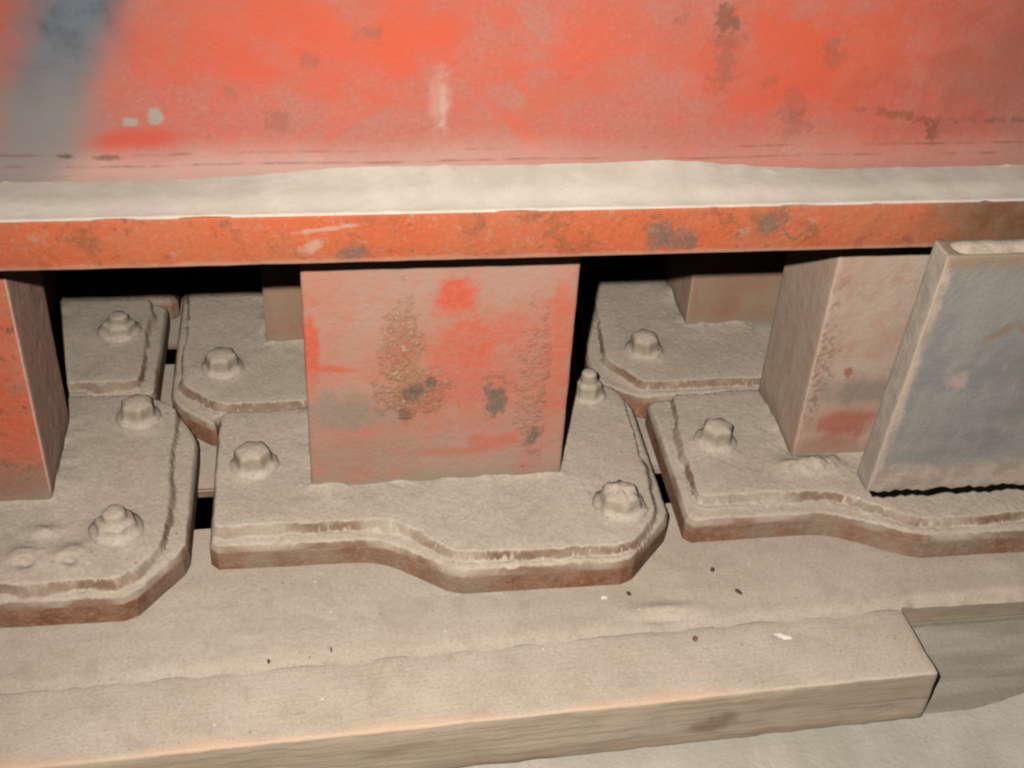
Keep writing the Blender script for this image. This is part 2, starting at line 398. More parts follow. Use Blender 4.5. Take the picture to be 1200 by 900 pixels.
    if kind in 'RB':
        side = n.ramp(nx, -0.8, -0.35, 1.0, 0.0)  # left side given a paler colour, making up for weak grazing light
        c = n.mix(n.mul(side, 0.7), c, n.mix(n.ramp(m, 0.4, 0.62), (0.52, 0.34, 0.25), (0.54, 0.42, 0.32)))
    c = n.mix(n.mul(n.ramp(f, 0.42, 0.7), 0.32), c, (0.344, 0.262, 0.193))
    # dust splashed up the foot
    foot = n.ramp(n.add(z, n.mul(n.math('SUBTRACT', m, 0.5), 0.020)), 0.002, 0.016, 1.0, 0.0)
    c = n.mix(n.mul(foot, 0.8), c, (0.295, 0.234, 0.164))
    b = n.bump(f, 0.0004)
    h = sp if kind != 'C' else n.add(n.mul(sp, 0.5), n.mul(n.mx(cr, cr2), spp))
    return n.done(c, n.bump(h, 0.0016 if kind == 'C' else 0.0008, prev=b), 0.82)
def mat_blue():
    n = NT('grey_blue_primer')
    x, y, z = n.xyz()
    w = n.noise(17, 5, 0.6); m = n.noise(70, 5, 0.65); f = n.noise(380, 4, 0.7)
    c = n.mix(n.ramp(w, 0.36, 0.64), (0.178, 0.175, 0.163), (0.235, 0.220, 0.194))
    c = n.mix(n.mul(n.ramp(m, 0.48, 0.68), 0.55), c, (0.28, 0.235, 0.19))
    c = n.mix(n.mul(n.ramp(f, 0.45, 0.72), 0.35), c, (0.15, 0.15, 0.14))
    sp = n.noise(110, 4, 0.7)
    for bx, bz, rx, rz, an in ((0.058, 0.126, 0.012, 0.003, 0.6), (0.070, 0.130, 0.005, 0.0025, -0.9)):
        c = n.mix(n.mul(n.blob(bx, bz, rx, rz, 0.5, sp, 0.5, an), 0.7), c, (0.22, 0.14, 0.085))
    c = n.mix(n.mul(n.blob(0.040, 0.090, 0.006, 0.006, 0.5, sp, 0.5), 0.6), c, (0.42, 0.28, 0.23))
    # pale dusty margin along the left arris and the foot
    e = n.math('SUBTRACT', x, n.add(0.0, n.mul(z, 0.0475)))
    e = n.add(e, n.mul(n.math('SUBTRACT', m, 0.5), 0.010))
    mg = n.mx(n.ramp(e, 0.003, 0.008, 1.0, 0.0), n.ramp(n.add(z, n.mul(n.math('SUBTRACT', m, 0.5), 0.022)), 0.012, 0.030, 1.0, 0.0))
    c = n.mix(n.mul(mg, 0.9), c, n.mix(n.ramp(m, 0.4, 0.62), (0.40, 0.31, 0.245), (0.29, 0.225, 0.175)))
    top = n.ramp(n.add(z, n.mul(n.math('SUBTRACT', m, 0.5), 0.016)), 0.166, 0.178)
    c = n.mix(n.mul(top, 0.75), c, (0.25, 0.17, 0.11))
    nx = n.normal()[0]
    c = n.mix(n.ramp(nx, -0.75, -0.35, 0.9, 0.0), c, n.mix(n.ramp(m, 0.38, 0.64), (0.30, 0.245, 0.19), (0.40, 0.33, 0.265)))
    b = n.bump(f, 0.0005)
    return n.done(c, n.bump(m, 0.0006, prev=b), 0.85)
def mat_flat(name, col):
    n = NT(name)
    return n.done(n.mix(n.noise(300), tuple(v * 0.75 for v in col), tuple(min(1, v * 1.2) for v in col)), None, 0.8)

M = dict(dust=mat_dust(), rust=mat_rust_side(), bolt=mat_bolt(), sill=mat_sill(), timber=mat_timber(), grey=mat_grey_timber(),
         floor=mat_floor(), black=mat_black(), panel=mat_panel(), flange=mat_flange(), ledge=mat_ledge_dust(),
         postC=mat_post('C'), postL=mat_post('L'), postR=mat_post('R'), postB=mat_post('B'), blue=mat_blue(),
         dark_chip=mat_flat('dark_chip', (0.07, 0.05, 0.035)), brown_chip=mat_flat('brown_chip', (0.22, 0.12, 0.07)),
         white_chip=mat_flat('white_flake', (0.70, 0.64, 0.55)))

# ------------------------------------------------------------------ geometry helpers
def _hash(ix, iy, seed):
    h = (ix.astype(np.int64) * 374761393 + iy.astype(np.int64) * 668265263 + seed * 1442695041) & 0x7fffffff
    h = ((h ^ (h >> 13)) * 1274126177) & 0x7fffffff
    return ((h ^ (h >> 16)) & 0xffff) / 65535.0
def vnoise(x, y, seed):
    ix, iy = np.floor(x), np.floor(y); fx, fy = x - ix, y - iy
    fx = fx * fx * (3 - 2 * fx); fy = fy * fy * (3 - 2 * fy)
    a = _hash(ix, iy, seed); b = _hash(ix + 1, iy, seed); c = _hash(ix, iy + 1, seed); d = _hash(ix + 1, iy + 1, seed)
    return (a * (1 - fx) + b * fx) * (1 - fy) + (c * (1 - fx) + d * fx) * fy
def fbm(x, y, scale, seed, oct=4):
    s, a, t = 0, 1.0, 0
    for o in range(oct):
        s = s + a * vnoise(x * scale * 2 ** o + 31.7 * o, y * scale * 2 ** o + 17.3 * o, seed + o); t += a; a *= 0.5
    return s / t - 0.5
def sdf(poly, X, Y):
    """signed distance, positive inside"""
    d = np.full(X.shape, 1e9); ins = np.zeros(X.shape, bool); n = len(poly)
    for i in range(n):
        x0, y0 = poly[i]; x1, y1 = poly[(i + 1) % n]
        ex, ey = x1 - x0, y1 - y0
        t = np.clip(((X - x0) * ex + (Y - y0) * ey) / (ex * ex + ey * ey), 0, 1)
        d = np.minimum(d, np.hypot(X - x0 - t * ex, Y - y0 - t * ey))
        c = ((y0 > Y) != (y1 > Y)) & (X < (x1 - x0) * (Y - y0) / (y1 - y0 + 1e-12) + x0)
        ins ^= c
    return np.where(ins, d, -d)
def sm(t, a, b):
    t = np.clip((t - a) / (b - a), 0, 1); return t * t * (3 - 2 * t)
def smooth_poly(poly, k=2):
    for _ in range(k):
        out = []
        for i in range(len(poly)):
            (x0, y0), (x1, y1) = poly[i], poly[(i + 1) % len(poly)]
            L = math.hypot(x1 - x0, y1 - y0); f = min(0.25, 0.0055 / L)
            out += [(x0 + (x1 - x0) * f, y0 + (y1 - y0) * f), (x1 - (x1 - x0) * f, y1 - (y1 - y0) * f)]
        poly = out
    return poly
def link(name, me, mat, parent=None, smooth=True):
    me.materials.append(mat)
    if smooth:
        for p in me.polygons: p.use_smooth = True
    o = bpy.data.objects.new(name, me); C.objects.link(o)
    if parent: o.parent = parent
    return o
def from_bm(name, bm, mat, parent=None, smooth=True):
    bmesh.ops.recalc_face_normals(bm, faces=bm.faces[:])
    me = bpy.data.meshes.new(name); bm.to_mesh(me); bm.free()
    return link(name, me, mat, parent, smooth)
def prism(name, poly, z0, z1, mat, parent=None, bev=0.0015, org=(0, 0)):
    bm = bmesh.new()
    vs = [bm.verts.new((x - org[0], y - org[1], z0)) for x, y in poly]
    f = bm.faces.new(vs)
    r = bmesh.ops.extrude_face_region(bm, geom=[f])
    for v in r['geom']:
        if isinstance(v, bmesh.types.BMVert): v.co.z = z1
    if bev: bmesh.ops.bevel(bm, geom=[e for e in bm.edges if abs(e.verts[0].co.z - e.verts[1].co.z) < 1e-6], offset=bev, segments=2, affect='EDGES')
    return from_bm(name, bm, mat, parent, False)
def rough_box(name, lo, hi, mat, parent=None, bev=0.004, amp=0.0008, cell=0.006, seed=1, taper=None, shear=None, round_front=None):
    """box with softened arrises, cut fine and roughened"""
    bm = bmesh.new()
    bmesh.ops.create_cube(bm, size=1.0)
    for v in bm.verts:
        for k in range(3): v.co[k] = lo[k] if v.co[k] < 0 else hi[k]
    bmesh.ops.bevel(bm, geom=bm.edges[:], offset=bev, segments=3, profile=0.5, affect='EDGES')
    if round_front:
        pass
    for k in range(3):
        n = int((hi[k] - lo[k]) / cell)
        for i in range(1, n):
            p = lo[k] + (hi[k] - lo[k]) * i / n
            no = [0, 0, 0]; no[k] = 1; co = [0, 0, 0]; co[k] = p
            bmesh.ops.bisect_plane(bm, geom=bm.verts[:] + bm.edges[:] + bm.faces[:], plane_co=co, plane_no=no, dist=1e-6)
    bm.normal_update()
    from mathutils import noise as mn
    for v in bm.verts:
        q = v.co * 45 + Vector((seed * 3.1, seed * 1.7, 0)); q2 = v.co * 160 + Vector((seed, 5, 1))
        v.co += v.normal * (amp * mn.noise(q) + 0.5 * amp * mn.noise(q2))
        if taper: taper(v)
        if shear: shear(v)
    return from_bm(name, bm, mat, parent)
def tag(o, label=None, cat=None, group=None, kind=None):
    if label: o['label'] = label
    if cat: o['category'] = cat
    if group: o['group'] = group
    if kind: o['kind'] = kind
    return o
def empty(name, loc):
    o = bpy.data.objects.new(name, None); C.objects.link(o); o.location = loc; o.empty_display_size = 0.03
    return o

# ------------------------------------------------------------------ setting
Z_SILL = -0.0285
Z_FLOOR = -0.0765
def sheet(name, xs, ys, hf, mat, parent=None, warp=None):
    X, Y = np.meshgrid(xs, ys)
    if warp: Y = warp(X, Y)
    Z = hf(X, Y)
    nx, ny = len(xs), len(ys)
    v = np.stack([X.ravel(), Y.ravel(), Z.ravel()], 1)
    i = np.arange(nx * ny).reshape(ny, nx)
    f = np.stack([i[:-1, :-1].ravel(), i[:-1, 1:].ravel(), i[1:, 1:].ravel(), i[1:, :-1].ravel()], 1)
    me = bpy.data.meshes.new(name); me.from_pydata(v.tolist(), [], f.tolist()); me.update()
    return link(name, me, mat, parent)
xs = np.unique(np.concatenate([np.linspace(-3, -0.5, 12), np.arange(-0.5, 0.8, 0.006), np.linspace(0.8, 3.5, 12)]))
ys = np.unique(np.concatenate([np.linspace(-2, 0.30, 10), np.arange(0.30, 0.60, 0.006)]))
fo = sheet('floor', xs, ys, lambda X, Y: Z_FLOOR + 0.002 * fbm(X, Y, 10, 5, 2)
           + 0.012 * sm(X, 0.44, 0.60) * sm(Y, 0.48, 0.55), M['floor'])
tag(fo, kind='structure')
pit = sheet('pit_floor', np.linspace(-1.5, 2.0, 8), np.linspace(0.60, 2.2, 6), lambda X, Y: -0.42 + 0 * X, M['black'])
tag(pit, kind='structure')

# dusty sill beam under the front brackets
sill = empty('sill_beam', (0.2, 0.63, Z_FLOOR))
prism('beam_body', [(-0.62, 0.540), (0.3935, 0.572), (0.90, 0.572), (0.90, 0.692), (-0.62, 0.692)], -0.0485, Z_SILL - 0.0045, M['sill'], sill, org=(0.2, 0.63)).location = (0, 0, -Z_FLOOR)
def back_line(X): return 0.5703 - np.maximum(0.3925 - X, 0) * 0.03055      # rear arris of the timber in front
def sill_warp(X, Y):
    y0 = back_line(X) - np.where(X < 0.391, 0.004, 0.0)
    return 0.692 - (0.692 - Y) * (0.692 - y0) / (0.692 - 0.571)
def sill_h(X, Y):
    h = 0.0022 * fbm(X, Y, 12, 3) + 0.0010 * fbm(X, Y, 70, 8)
    h = h + 0.004 * np.exp(-((X - 0.222) / 0.020) ** 2 - ((Y - 0.580) / 0.006) ** 2) - 0.003 * np.exp(-((X - 0.218) / 0.018) ** 2 - ((Y - 0.5745) / 0.004) ** 2)
    fr = sm(X + 0.012 * fbm(X, Y, 30, 4), 0.392, 0.402)
    drop = 0.0045 * (1 - sm(Y + 0.004 * fbm(X, Y, 45, 6), 0.570, 0.580)) + 0.003 * fbm(X, Y, 60, 11) * (1 - sm(Y, 0.572, 0.585))
    bk = 0.018 * (1 - np.sqrt(np.clip(1 - (1 - np.clip((0.692 - Y) / 0.003, 0, 1)) ** 2, 0, 1)))
    seam = 1 - sm(Y - back_line(X) + 0.0016 * fbm(X, Y, 50, 21) + 0.002 * fbm(X, Y, 9, 22), -0.004, 0.009)
    z = (Z_SILL - Z_FLOOR) + h - fr * drop - bk
    return z * (1 - seam * (1 - fr)) + (-0.0305 - Z_FLOOR) * seam * (1 - fr)
sx = np.concatenate([np.linspace(-0.62, -0.31, 20), np.arange(-0.305, 0.62, 0.003), np.linspace(0.625, 0.90, 16)])
sy = np.concatenate([np.arange(0.571, 0.688, 0.003), np.arange(0.6885, 0.6926, 0.0005)])
so = sheet('dust_crust', sx, sy, sill_h, M['sill'], sill, sill_warp)
so.location = (-0.2, -0.63, 0)
lb = rough_box('support_beam', (-0.62, 0.574, -0.0800), (0.90, 0.690, -0.0510), M['grey'], None, bev=0.003, amp=0.0012, cell=0.012, seed=31)
tag(lb, 'grey support beam beneath the dust caked sill, seen under it at far right', 'beam')
tag(sill, 'long dust caked sill beam carrying the front row of rusty plates', 'beam')

def bed(y0, y1, label):
    o = prism('bed_plate', [(-0.7, y0), (1.0, y0), (1.0, y1), (-0.7, y1)], Z_SILL - 0.009, Z_SILL - 0.0005, M['dust'], None, 0.0015, (0.15, y0))
    o.location = (0.15, y0, 0)
    return tag(o, label, 'steel plate')
bed(0.7325, 0.898, 'flat dusty bed plate lying between the front and back rows of brackets')
bed(0.930, 1.35, 'flat dusty bed plate under the back row, beyond the small black slot')

# ------------------------------------------------------------------ brackets
ZL = -0.0080           # top of the base plate; the cover plate's top is z = 0
def cover_plate(upper, lower, rect, bolts, mounds, seed, org, parent, lumps=1.0):
    up = smooth_poly(upper); lp = smooth_poly(lower, 1)
    P = np.array(lp); st = 0.0015
    ring = []
    for k in range(len(lp)):
        (x0, y0), (x1, y1) = lp[k], lp[(k + 1) % len(lp)]
        m = max(1, int(math.hypot(x1 - x0, y1 - y0) / 0.0014))
        ring += [(x0 + (x1 - x0) * q / m, y0 + (y1 - y0) * q / m) for q in range(m)]
    ring = np.array(ring)
    X, Y = np.meshgrid(np.arange(P[:, 0].min(), P[:, 0].max() + st, st), np.arange(P[:, 1].min(), P[:, 1].max() + st, st))
    rj = np.random.default_rng(seed + 500)
    X = X + rj.uniform(-.3, .3, X.shape) * st; Y = Y + rj.uniform(-.3, .3, Y.shape) * st
    inn = sdf(lp, X, Y) > 0.0009
    X2 = np.concatenate([ring[:, 0], X[inn]]); Y2 = np.concatenate([ring[:, 1], Y[inn]])
    nr = len(ring)
    su = sdf(up, X2, Y2) + 0.0024 * fbm(X2, Y2, 80, seed) + 0.004 * fbm(X2, Y2, 22, seed + 3)
    s2 = np.maximum(sdf(lp, X2, Y2), 0); s2[:nr] = 0
    wd = 0.0012 + 0.009 * np.clip(fbm(X2, Y2, 30, seed + 6, 3) * 2.0, 0, 1)
    h = ZL + 0.0080 * sm(su - 0.0018, -wd, 0.0012)
    h = h + 0.0010 * np.exp(-np.maximum(-su - 0.002, 0) / 0.003) * (su < 0)                   # dust lying in the step
    h = h + 0.0014 * fbm(X2, Y2, 22, seed + 20, 2) + 0.0004 * fbm(X2, Y2, 110, seed + 40, 3)
    h = h + 0.0006 * sm(su, 0.0, 0.012)
    rg = np.random.default_rng(seed)
    h = h + 0.00010 * rg.standard_normal(h.shape) + 0.0010 * (rg.random(h.shape) > 0.993) * rg.random(h.shape)
    if rect:
        x0, y0, x1, y1 = rect
        dx = np.maximum(np.maximum(x0 - X2, X2 - x1), 0); dy = np.maximum(np.maximum(y0 - Y2, Y2 - y1), 0)
        d = np.hypot(dx, dy)
        var = np.clip(0.6 + 2.2 * fbm(X2, Y2, 45, seed + 60), 0.1, 1.8)
        h = h + lumps * (0.0020 * np.exp(-d / 0.003) * var + 0.0018 * np.exp(-(d / 0.018) ** 2) * var) * sm(su, -0.002, 0.004)
    for bx, by, r, hh in bolts:
        d = np.hypot(X2 - bx, Y2 - by)
        h = h + 0.0036 * np.exp(-np.maximum(d - r * 0.85, 0) / 0.0045) * np.clip(0.8 + 1.6 * fbm(X2, Y2, 90, seed + 80), 0.2, 1.6) * sm(su, -0.004, 0.002)
    for mx_, my_, rx, ry, hh in mounds:
        q = np.exp(-((X2 - mx_) / rx) ** 2 - ((Y2 - my_) / ry) ** 2)
        h = h + hh * q * (1 + 1.2 * fbm(X2, Y2, 130, seed + 90))
    rr = 0.0042 + 0.003 * np.clip(fbm(X2, Y2, 50, seed + 15) + 0.1, 0, 1)
    h = h - 0.0046 * (1 - np.sqrt(np.clip(1 - (1 - np.clip(s2 / rr, 0, 1)) ** 2, 0, 1)))
    h[:nr] = ZL - 0.0048
    res = delaunay_2d_cdt([Vector((a, b)) for a, b in zip(X2.tolist(), Y2.tolist())],
                          [(k, (k + 1) % nr) for k in range(nr)], [], 1, 1e-7)
    src = [o[0] if o else -1 for o in res[3]]
    vs = [(X2[o] - org[0], Y2[o] - org[1], h[o]) if o >= 0 else (res[0][k].x - org[0], res[0][k].y - org[1], ZL - 0.0048) for k, o in enumerate(src)]
    pos = {o: k for k, o in enumerate(src)}
    n0 = len(vs)
    vs += [(ring[k, 0] - org[0], ring[k, 1] - org[1], ZL - 0.0068) for k in range(nr)]
    fs = [tuple(f) for f in res[2]]
    def area(f):
        (ax, ay, _), (bx, by, _), (cx, cy, _) = (vs[q] for q in f[:3]); return (bx - ax) * (cy - ay) - (by - ay) * (cx - ax)
    fs = [f if area(f) > 0 else f[::-1] for f in fs]
    nf = len(fs)
    cc = sum(ring[k, 0] * ring[(k + 1) % nr, 1] - ring[(k + 1) % nr, 0] * ring[k, 1] for k in range(nr)) > 0
    for k in range(nr):
        k2 = (k + 1) % nr
        q = (pos[k], n0 + k, n0 + k2, pos[k2]); fs.append(q if cc else q[::-1])
    me = bpy.data.meshes.new('cover_plate'); me.from_pydata(vs, [], fs); me.update()
    me.materials.append(M['dust']); me.materials.append(M['rust'])
    for p in me.polygons[nf:]: p.material_index = 1
    for p in me.polygons: p.use_smooth = True
    o = bpy.data.objects.new('cover_plate', me); C.objects.link(o); o.parent = parent
    return o

def bolt_mesh(r, h, seed, kind='hex'):
    rnd = random.Random(seed)
    from mathutils import noise as mn
    bm = bmesh.new(); N = 36; off = rnd.random()
    r *= 0.84
    if kind == 'stud':      # nut with the stub of the stud above it
        prof = [(1.42, -.003), (1.36, .0022), (1.16, .0036), (1.02, .005), (1.0, h * .50), (0.90, h * .60), (0.68, h * .64), (0.61, h * .70), (0.58, h * .92), (0.50, h * 1.0), (0.25, h * 1.03)]
    elif kind == 'crumbly':
        prof = [(1.48, -.003), (1.38, .0024), (1.2, .004), (1.06, .006), (1.03, h * .45), (0.97, h * .7), (0.84, h * .88), (0.60, h * .98), (0.30, h * 1.04)]
    else:
        prof = [(1.42, -.003), (1.36, .0022), (1.16, .0036), (1.01, .005), (0.99, h * .6), (0.95, h * .80), (0.84, h * .92), (0.60, h * 1.0), (0.30, h * 1.05)]
    rings = []
    for k, (f, z) in enumerate(prof):
        ring = []
        for i in range(N):
            a = 2 * math.pi * i / N + off
            am = ((a - off) % (math.pi / 3)) - math.pi / 6
            hx = math.cos(math.pi / 6) / math.cos(am) * 1.06
            hexw = (1.0 if 0.8 < f < 1.07 else 0.15)
            if kind == 'stud' and f < 0.8: hexw = 0
            rr = r * f * (1 + hexw * (hx - 1))
            p = Vector((rr * math.cos(a), rr * math.sin(a), z))
            amp = 0.0024 if kind == 'crumbly' else 0.0005
            nz = mn.noise(p * 90 + Vector((seed * 9, 0, 0))); n2 = 0.9 * mn.noise(p * 330 + Vector((0, seed * 5, 0)))
            p *= 1 + (nz * 0.9 + n2 * 0.6) * amp / max(r, .008) * 0.8
            p.z += amp * (nz + 0.5 * n2)
            ring.append(bm.verts.new(p))
        rings.append(ring)
    top = bm.verts.new((0, 0, prof[-1][1] + 0.0005))
    for A, B in zip(rings, rings[1:]):
        for i in range(N): bm.faces.new((A[i], A[(i + 1) % N], B[(i + 1) % N], B[i]))
    for i in range(N): bm.faces.new((rings[-1][i], rings[-1][(i + 1) % N], top))
    return bm

ROW = 'bolted brackets standing in two rows under the red machine'
def bracket(label, upper, lower, post, bolts, seed, postmat, mounds=(), bend=0.0):
    x0, y0, x1, y1 = post if post else (upper[0][0], upper[0][1], upper[0][0] + 0.1, upper[0][1] + 0.1)
    org = ((x0 + x1) / 2, y0)
    t = empty('bolted_bracket', (org[0], org[1], Z_SILL)); tag(t, label, 'bracket', ROW)
    def up(o): o.location = (0, 0, -Z_SILL); return o
    up(prism('base_plate', smooth_poly(lower, 1), Z_SILL, ZL - 0.0068, M['rust'], t, 0, org))
    up(cover_plate(upper, lower, post, bolts and [b[:4] for b in bolts], mounds, seed, org, t))
    if post:
        o = rough_box('post', (0, 0, -0.004), (x1 - x0, y1 - y0, 0.2225), M[postmat], t, bev=0.0022, amp=0.0004, cell=0.006, seed=seed)
        o.location = (x0 - org[0], y0 - org[1], -Z_SILL)
    for k, b in enumerate(bolts):
        kind = b[4] if len(b) > 4 else 'hex'
        o = from_bm('bolt', bolt_mesh(b[2], b[3], seed * 10 + k, kind), M['bolt'], t)
        o.location = (b[0] - org[0], b[1] - org[1], -Z_SILL)
        o.rotation_euler = (random.uniform(-.06, .06), random.uniform(-.06, .06), 0)
    return t

# front row
bracket('rusty bracket with the square full faced red post in the middle of the front row',
        [(-.0836, .6575), (.036, .6560), (.050, .6485), (.081, .6175), (.198, .6150), (.212, .6215), (.2305, .6475), (.2375, .785), (.2235, .808), (.2, .819), (.085, .819), (.055, .7915), (-.0836, .7915)],
        [(-.0840, .6468), (.026, .6448), (.0425, .6380), (.081, .6090), (.2025, .6080), (.2420, .6525), (.2435, .785), (.228, .812), (.205, .824), (.083, .824), (.052, .7925), (-.0840, .7925)],
        (-.0137, .695, .1675, .785),
        [(-.0545, .722, .0155, .017, 'hex'), (.2065, .789, .0125, .024, 'stud'), (.2040, .657, .0165, .017, 'crumbly')],
        11, 'postC')
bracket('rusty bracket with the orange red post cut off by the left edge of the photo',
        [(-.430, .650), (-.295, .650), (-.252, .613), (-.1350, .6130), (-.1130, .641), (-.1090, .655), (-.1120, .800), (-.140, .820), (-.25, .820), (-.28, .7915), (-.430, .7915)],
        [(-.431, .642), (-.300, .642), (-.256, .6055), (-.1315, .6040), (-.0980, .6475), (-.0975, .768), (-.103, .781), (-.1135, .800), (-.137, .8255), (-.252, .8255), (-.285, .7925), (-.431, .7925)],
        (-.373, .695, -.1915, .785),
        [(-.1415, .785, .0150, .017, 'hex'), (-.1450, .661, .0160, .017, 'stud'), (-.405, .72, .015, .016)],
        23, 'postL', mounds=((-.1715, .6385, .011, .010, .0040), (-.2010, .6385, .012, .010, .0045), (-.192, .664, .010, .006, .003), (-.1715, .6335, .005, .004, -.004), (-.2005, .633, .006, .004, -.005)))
bracket('rusty bracket behind the hanging grey plate, its post dull pink with dust',
        [(.2615, .6600), (.345, .6610), (.3624, .6590), (.378, .652), (.416, .6240), (.545, .6240), (.572, .652), (.576, .785), (.56, .818), (.42, .818), (.39, .7905), (.2725, .7905)],
        [(.2525, .6450), (.345, .6460), (.362, .6440), (.377, .637), (.4170, .6150), (.550, .6140), (.582, .652), (.584, .787), (.565, .822), (.418, .822), (.388, .7920), (.2560, .7920)],
        (.3470, .699, .530, .787),
        [(.2935, .724, .0145, .018, 'hex') , (.548, .76, .015, .016)],
        37, 'postR', mounds=((.365, .690, .016, .010, .006), (.344, .688, .012, .008, .003)))
# back row
bracket('shadowed back row bracket at the far left, only a plate corner and one bolt showing',
        [(-.43, .801), (-.315, .801), (-.285, .834), (-.1430, .833), (-.1430, .957), (-.43, .957)],
        [(-.44, .79), (-.31, .79), (-.2805, .8225), (-.142, .8245), (-.1335, .826), (-.1335, .9585), (-.44, .9585)],
        (-.405, .880, -.2250, .97),
        [(-.1680, .904, .0155, .018, 'stud')], 41, 'postB')
bracket('back row bracket half hidden behind the left edge of the middle red post',
        [(-.116, .828), (-.0867, .7955), (.05, .7985), (.075, .830), (.205, .834), (.205, 1.00), (-.118, 1.00)],
        [(-.1225, .8250), (-.1164, .8070), (-.0852, .7800), (-.0848, .7935), (.0515, .7935), (.080, .8255), (.2110, .8290), (.211, 1.005), (-.1225, 1.005)],
        (-.0480, .879, .132, .965),
        [(-.0820, .846, .0150, .016, 'hex')], 53, 'postB')
bracket('back row bracket on the right with a dull brown post half in shadow',
        [(.2300, .838), (.2560, .8010), (.375, .8020), (.405, .835), (.552, .835), (.552, 1.00), (.2425, 1.00)],
        [(.2185, .850), (.2190, .818), (.2500, .7935), (.385, .7935), (.41, .827), (.560, .827), (.560, 1.005), (.2260, 1.005)],
        (.3110, .883, .492, .97),
        [(.2660, .849, .0140, .017, 'hex')], 67, 'postB')
bracket('bare plate corner of the third row, deep in shadow behind the far left plate',
        [(-.43, .966), (-.128, .966), (-.128, 1.12), (-.43, 1.12)],
        [(-.43, .964), (-.1265, .964), (-.1265, 1.122), (-.43, 1.122)], None, [], 71, 'postB')

# ------------------------------------------------------------------ red machine above
mach = empty('machine_housing', (0.1, 0.63, 0.224))
tag(mach, 'big worn red machine housing with a projecting orange ledge along its foot', 'machine')
o = rough_box('panel', (-1.0, 0.669, 0.2535), (1.3, 0.76, 0.75), M['panel'], mach, bev=0.004, amp=0.0007, cell=0.012, seed=5)
o.location = (-0.1, -0.63, -0.224)
o = rough_box('ledge', (-1.0, 0.6300, 0.2240), (1.3, 1.60, 0.2552), M['flange'], mach, bev=0.0016, amp=0.0004, cell=0.0105, seed=9,
              shear=lambda v: setattr(v.co, 'z', v.co.z + (0.0012 if v.co.x < 0.05 else 0) * 0))
o.location = (-0.1, -0.63, -0.224)
prism('end_wall', [(-1.0, 1.45), (1.3, 1.45), (1.3, 1.6), (-1.0, 1.6)], -0.42, 0.2235, M['black'], mach, org=(0.1, 0.63)).location = (0, 0, -0.224)  # coloured black in place of the shade under the ledge

def drift(X, Y):
    t = (Y - 0.631) / (0.6705 - 0.631)
    pile = 0.0072 * np.exp(-((X - 0.105) / 0.17) ** 4) * sm(X, -0.10, 0.03) * 1.0
    pile = pile + 0.0015 * np.exp(-((X - 0.205) / 0.030) ** 2) + 0.0012 + 0.0022 * fbm(X, 0 * X, 18, 77) + 0.0016 * fbm(X, 0 * X, 110, 79) - 0.0003
    pile = np.where(X < -0.02, np.maximum(pile, 0.0012 + 0.001 * fbm(X, 0 * X, 30, 5)), pile)
    prof = np.clip(t, 0, 1) ** 1.5
    h = 0.0006 + 0.0022 * sm(t, 0, 0.5) + np.maximum(pile, 0.0004) * prof + 0.0004 * fbm(X, Y, 18, 14) + 0.0002 * fbm(X, Y, 160, 24)
    rg = np.random.default_rng(4); h = h + 0.00008 * rg.standard_normal(h.shape) + 0.0010 * (rg.random(h.shape) > 0.994) * rg.random(h.shape)
    edge = 1 - sm(Y + 0.0016 * fbm(X, Y, 55, 33), 0.6305, 0.6322)
    return 0.2553 + h * (1 - 0.85 * edge) - 0.0004 * edge
dx = np.concatenate([np.linspace(-0.98, -0.26, 60), np.arange(-0.257, 0.60, 0.0028), np.linspace(0.605, 1.28, 60)])
dy = np.concatenate([np.arange(0.6305, 0.6345, 0.0007), np.arange(0.635, 0.6715, 0.0023)])
dr = sheet('dust_drift', dx, dy, drift, M['ledge'])
tag(dr, 'thick pale dust lying along the top of the orange ledge', 'dust', kind='stuff')

# ------------------------------------------------------------------ hanging grey-blue plate at the right
hp = empty('hanging_plate', (0.351, 0.590, 0.0608))
tag(hp, 'thick grey blue painted steel plate with dusty margins hanging before the ledge at right', 'steel plate')
def lean(v):
    z = v.co.z
    if v.co.x < 0.09: v.co.x += 0.0086 * z / 0.181 * (1 - v.co.x / 0.09)
    if z < 0.006: v.co.z += 0.0016 * math.sin(v.co.x * 500) * math.sin(v.co.x * 231 + 1) + 0.0009 * math.sin(v.co.x * 1300) * math.sin(v.co.x * 97)
rough_box('plate', (0, 0, 0), (0.205, 0.020, 0.181), M['blue'], hp, bev=0.0014, amp=0.00015, cell=0.004, seed=15, shear=lean)
rough_box('hanger', (0.150, 0.0185, 0.130), (0.190, 0.0415, 0.176), M['flange'], hp, bev=0.002, amp=0.0004, cell=0.01, seed=19)
def ridge(X, Y):
    t = np.clip((Y - 0.001) / 0.018, 0, 1)
    ex = sm(X, 0.010, 0.026)
    w = np.sin(math.pi * np.clip(t, 0.03, 0.97)) ** 0.6
    return 0.1788 + (0.0040 * ex + 0.0012 + 0.0045 * fbm(X, Y, 30, 51) * ex + 0.0012 * fbm(X, Y, 130, 52)) * w
sheet('dust_ridge', np.arange(0.0125, 0.2035, 0.002), np.linspace(0.0008, 0.0195, 12), ridge, M['dust'], hp)

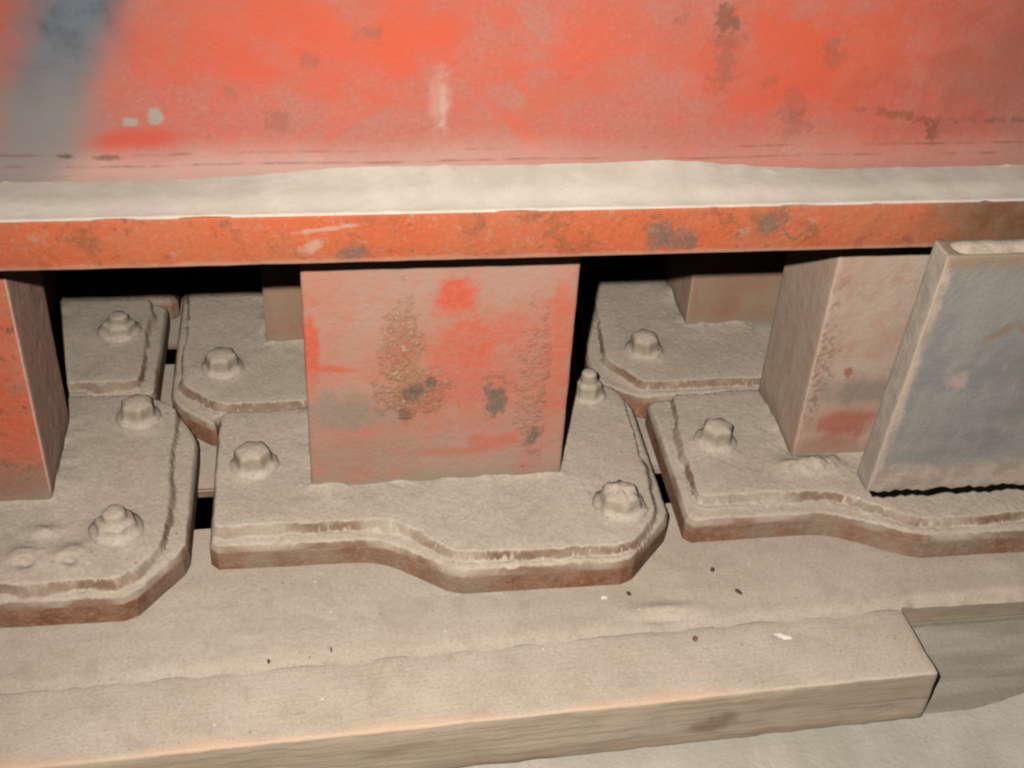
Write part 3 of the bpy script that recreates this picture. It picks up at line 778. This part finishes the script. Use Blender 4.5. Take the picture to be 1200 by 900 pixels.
# ------------------------------------------------------------------ timbers
tb = rough_box('timber', (-0.80, 0.0, -0.0462), (0.0, 0.0595, 0.0), M['timber'], None, bev=0.0026, amp=0.0012, cell=0.007, seed=3)
tb.location = (0.3925, 0.5108, -0.0300); tb.rotation_euler = (0, 0, math.radians(1.75))
tag(tb, 'sawn pine timber with dusty top lying along the front of the sill beam', 'timber')
def wedge(v):
    x, y = v.co.x, v.co.y
    k = min(max(y / 0.058, 0), 1)
    if v.co.z > -0.0185: v.co.z = -0.0190 + (v.co.z + 0.0185) * 0.2 + 0.021 * k * k
    b = 0.0
    if x > 0.040: b = 0.26 * (x - 0.040) if x < 0.10 else 0.0156 + 0.1 * (x - 0.10)
    v.co.y += b * (1 - k)
tg = rough_box('wedge_board', (0.0, 0.0, -0.0200), (0.50, 0.058, -0.0160), M['grey'], None, bev=0.0012, amp=0.0010, cell=0.006, seed=8, shear=wedge)
tg.location = (0.3950, 0.5145, -0.0565)
tag(tg, 'weathered grey board sloping down beside the right end of the pine timber', 'board')

# ------------------------------------------------------------------ small debris
def chip(name, x, y, z, sx, sy, sz, rot, mat, label, cat, seed):
    rnd = random.Random(seed)
    bm = bmesh.new(); bmesh.ops.create_icosphere(bm, subdivisions=2, radius=1.0)
    for v in bm.verts:
        v.co *= rnd.uniform(0.72, 1.15); v.co.x *= sx; v.co.y *= sy; v.co.z *= sz
    o = from_bm(name, bm, M[mat], None, False)
    o.location = (x, y, z + sz * 0.5); o.rotation_euler = (0.1, 0.15, rot)
    return tag(o, label, cat)
G = (
 ('dark_chip', 0.2785, 0.5935, Z_SILL, .0032, .0016, .0012, -0.9, 'dark_chip', 'dark elongated chip on the sill below the right bracket', 'chip', 1),
 ('rust_flake', 0.2370, 0.5545, -.0300, .0030, .0020, .0015, 1.2, 'brown_chip', 'brown rust flake on the pine timber right of the middle bracket', 'flake', 2),
 ('white_flake', 0.2975, 0.5510, -.0300, .0060, .0026, .0012, -0.3, 'white_chip', 'largest white flake, on the pine timber top near its right end', 'flake', 3),
 ('dark_chip', -0.0440, 0.5615, -.0300, .0012, .0022, .0012, 0.1, 'dark_chip', 'tiny dark chip on the pine timber, left of its twin under the middle bracket', 'chip', 4),
 ('dark_chip', -0.0040, 0.5670, -.0300, .0010, .0028, .0012, 0.1, 'dark_chip', 'tiny dark upright sliver on the pine timber under the notch of the middle bracket', 'chip', 5),
 ('white_flake', 0.1830, 0.5960, Z_SILL, .0030, .0018, .0012, 0.3, 'white_chip', 'small white flake on the sill just under the middle plate edge', 'flake', 6),
 ('white_flake', 0.2125, 0.5800, Z_SILL, .0026, .0018, .0012, 0.0, 'white_chip', 'small white flake beside the dust hollow at the sill edge', 'flake', 7),
 ('white_flake', -0.1330, 0.5700, -.0300, .0024, .0014, .0010, 0.4, 'white_chip', 'tiny white flake on the sill under the left bracket', 'flake', 8),
 ('dark_chip', 0.2660, 0.6160, Z_SILL, .0018, .0022, .0012, 0.0, 'dark_chip', 'dark speck close under the left corner of the right bracket', 'chip', 9),
 ('dark_chip', 0.2010, 0.5985, Z_SILL, .0016, .0020, .0012, 0.5, 'dark_chip', 'small dark speck on the sill right under the middle plate edge', 'chip', 10),
)
for g in G: chip(*g)
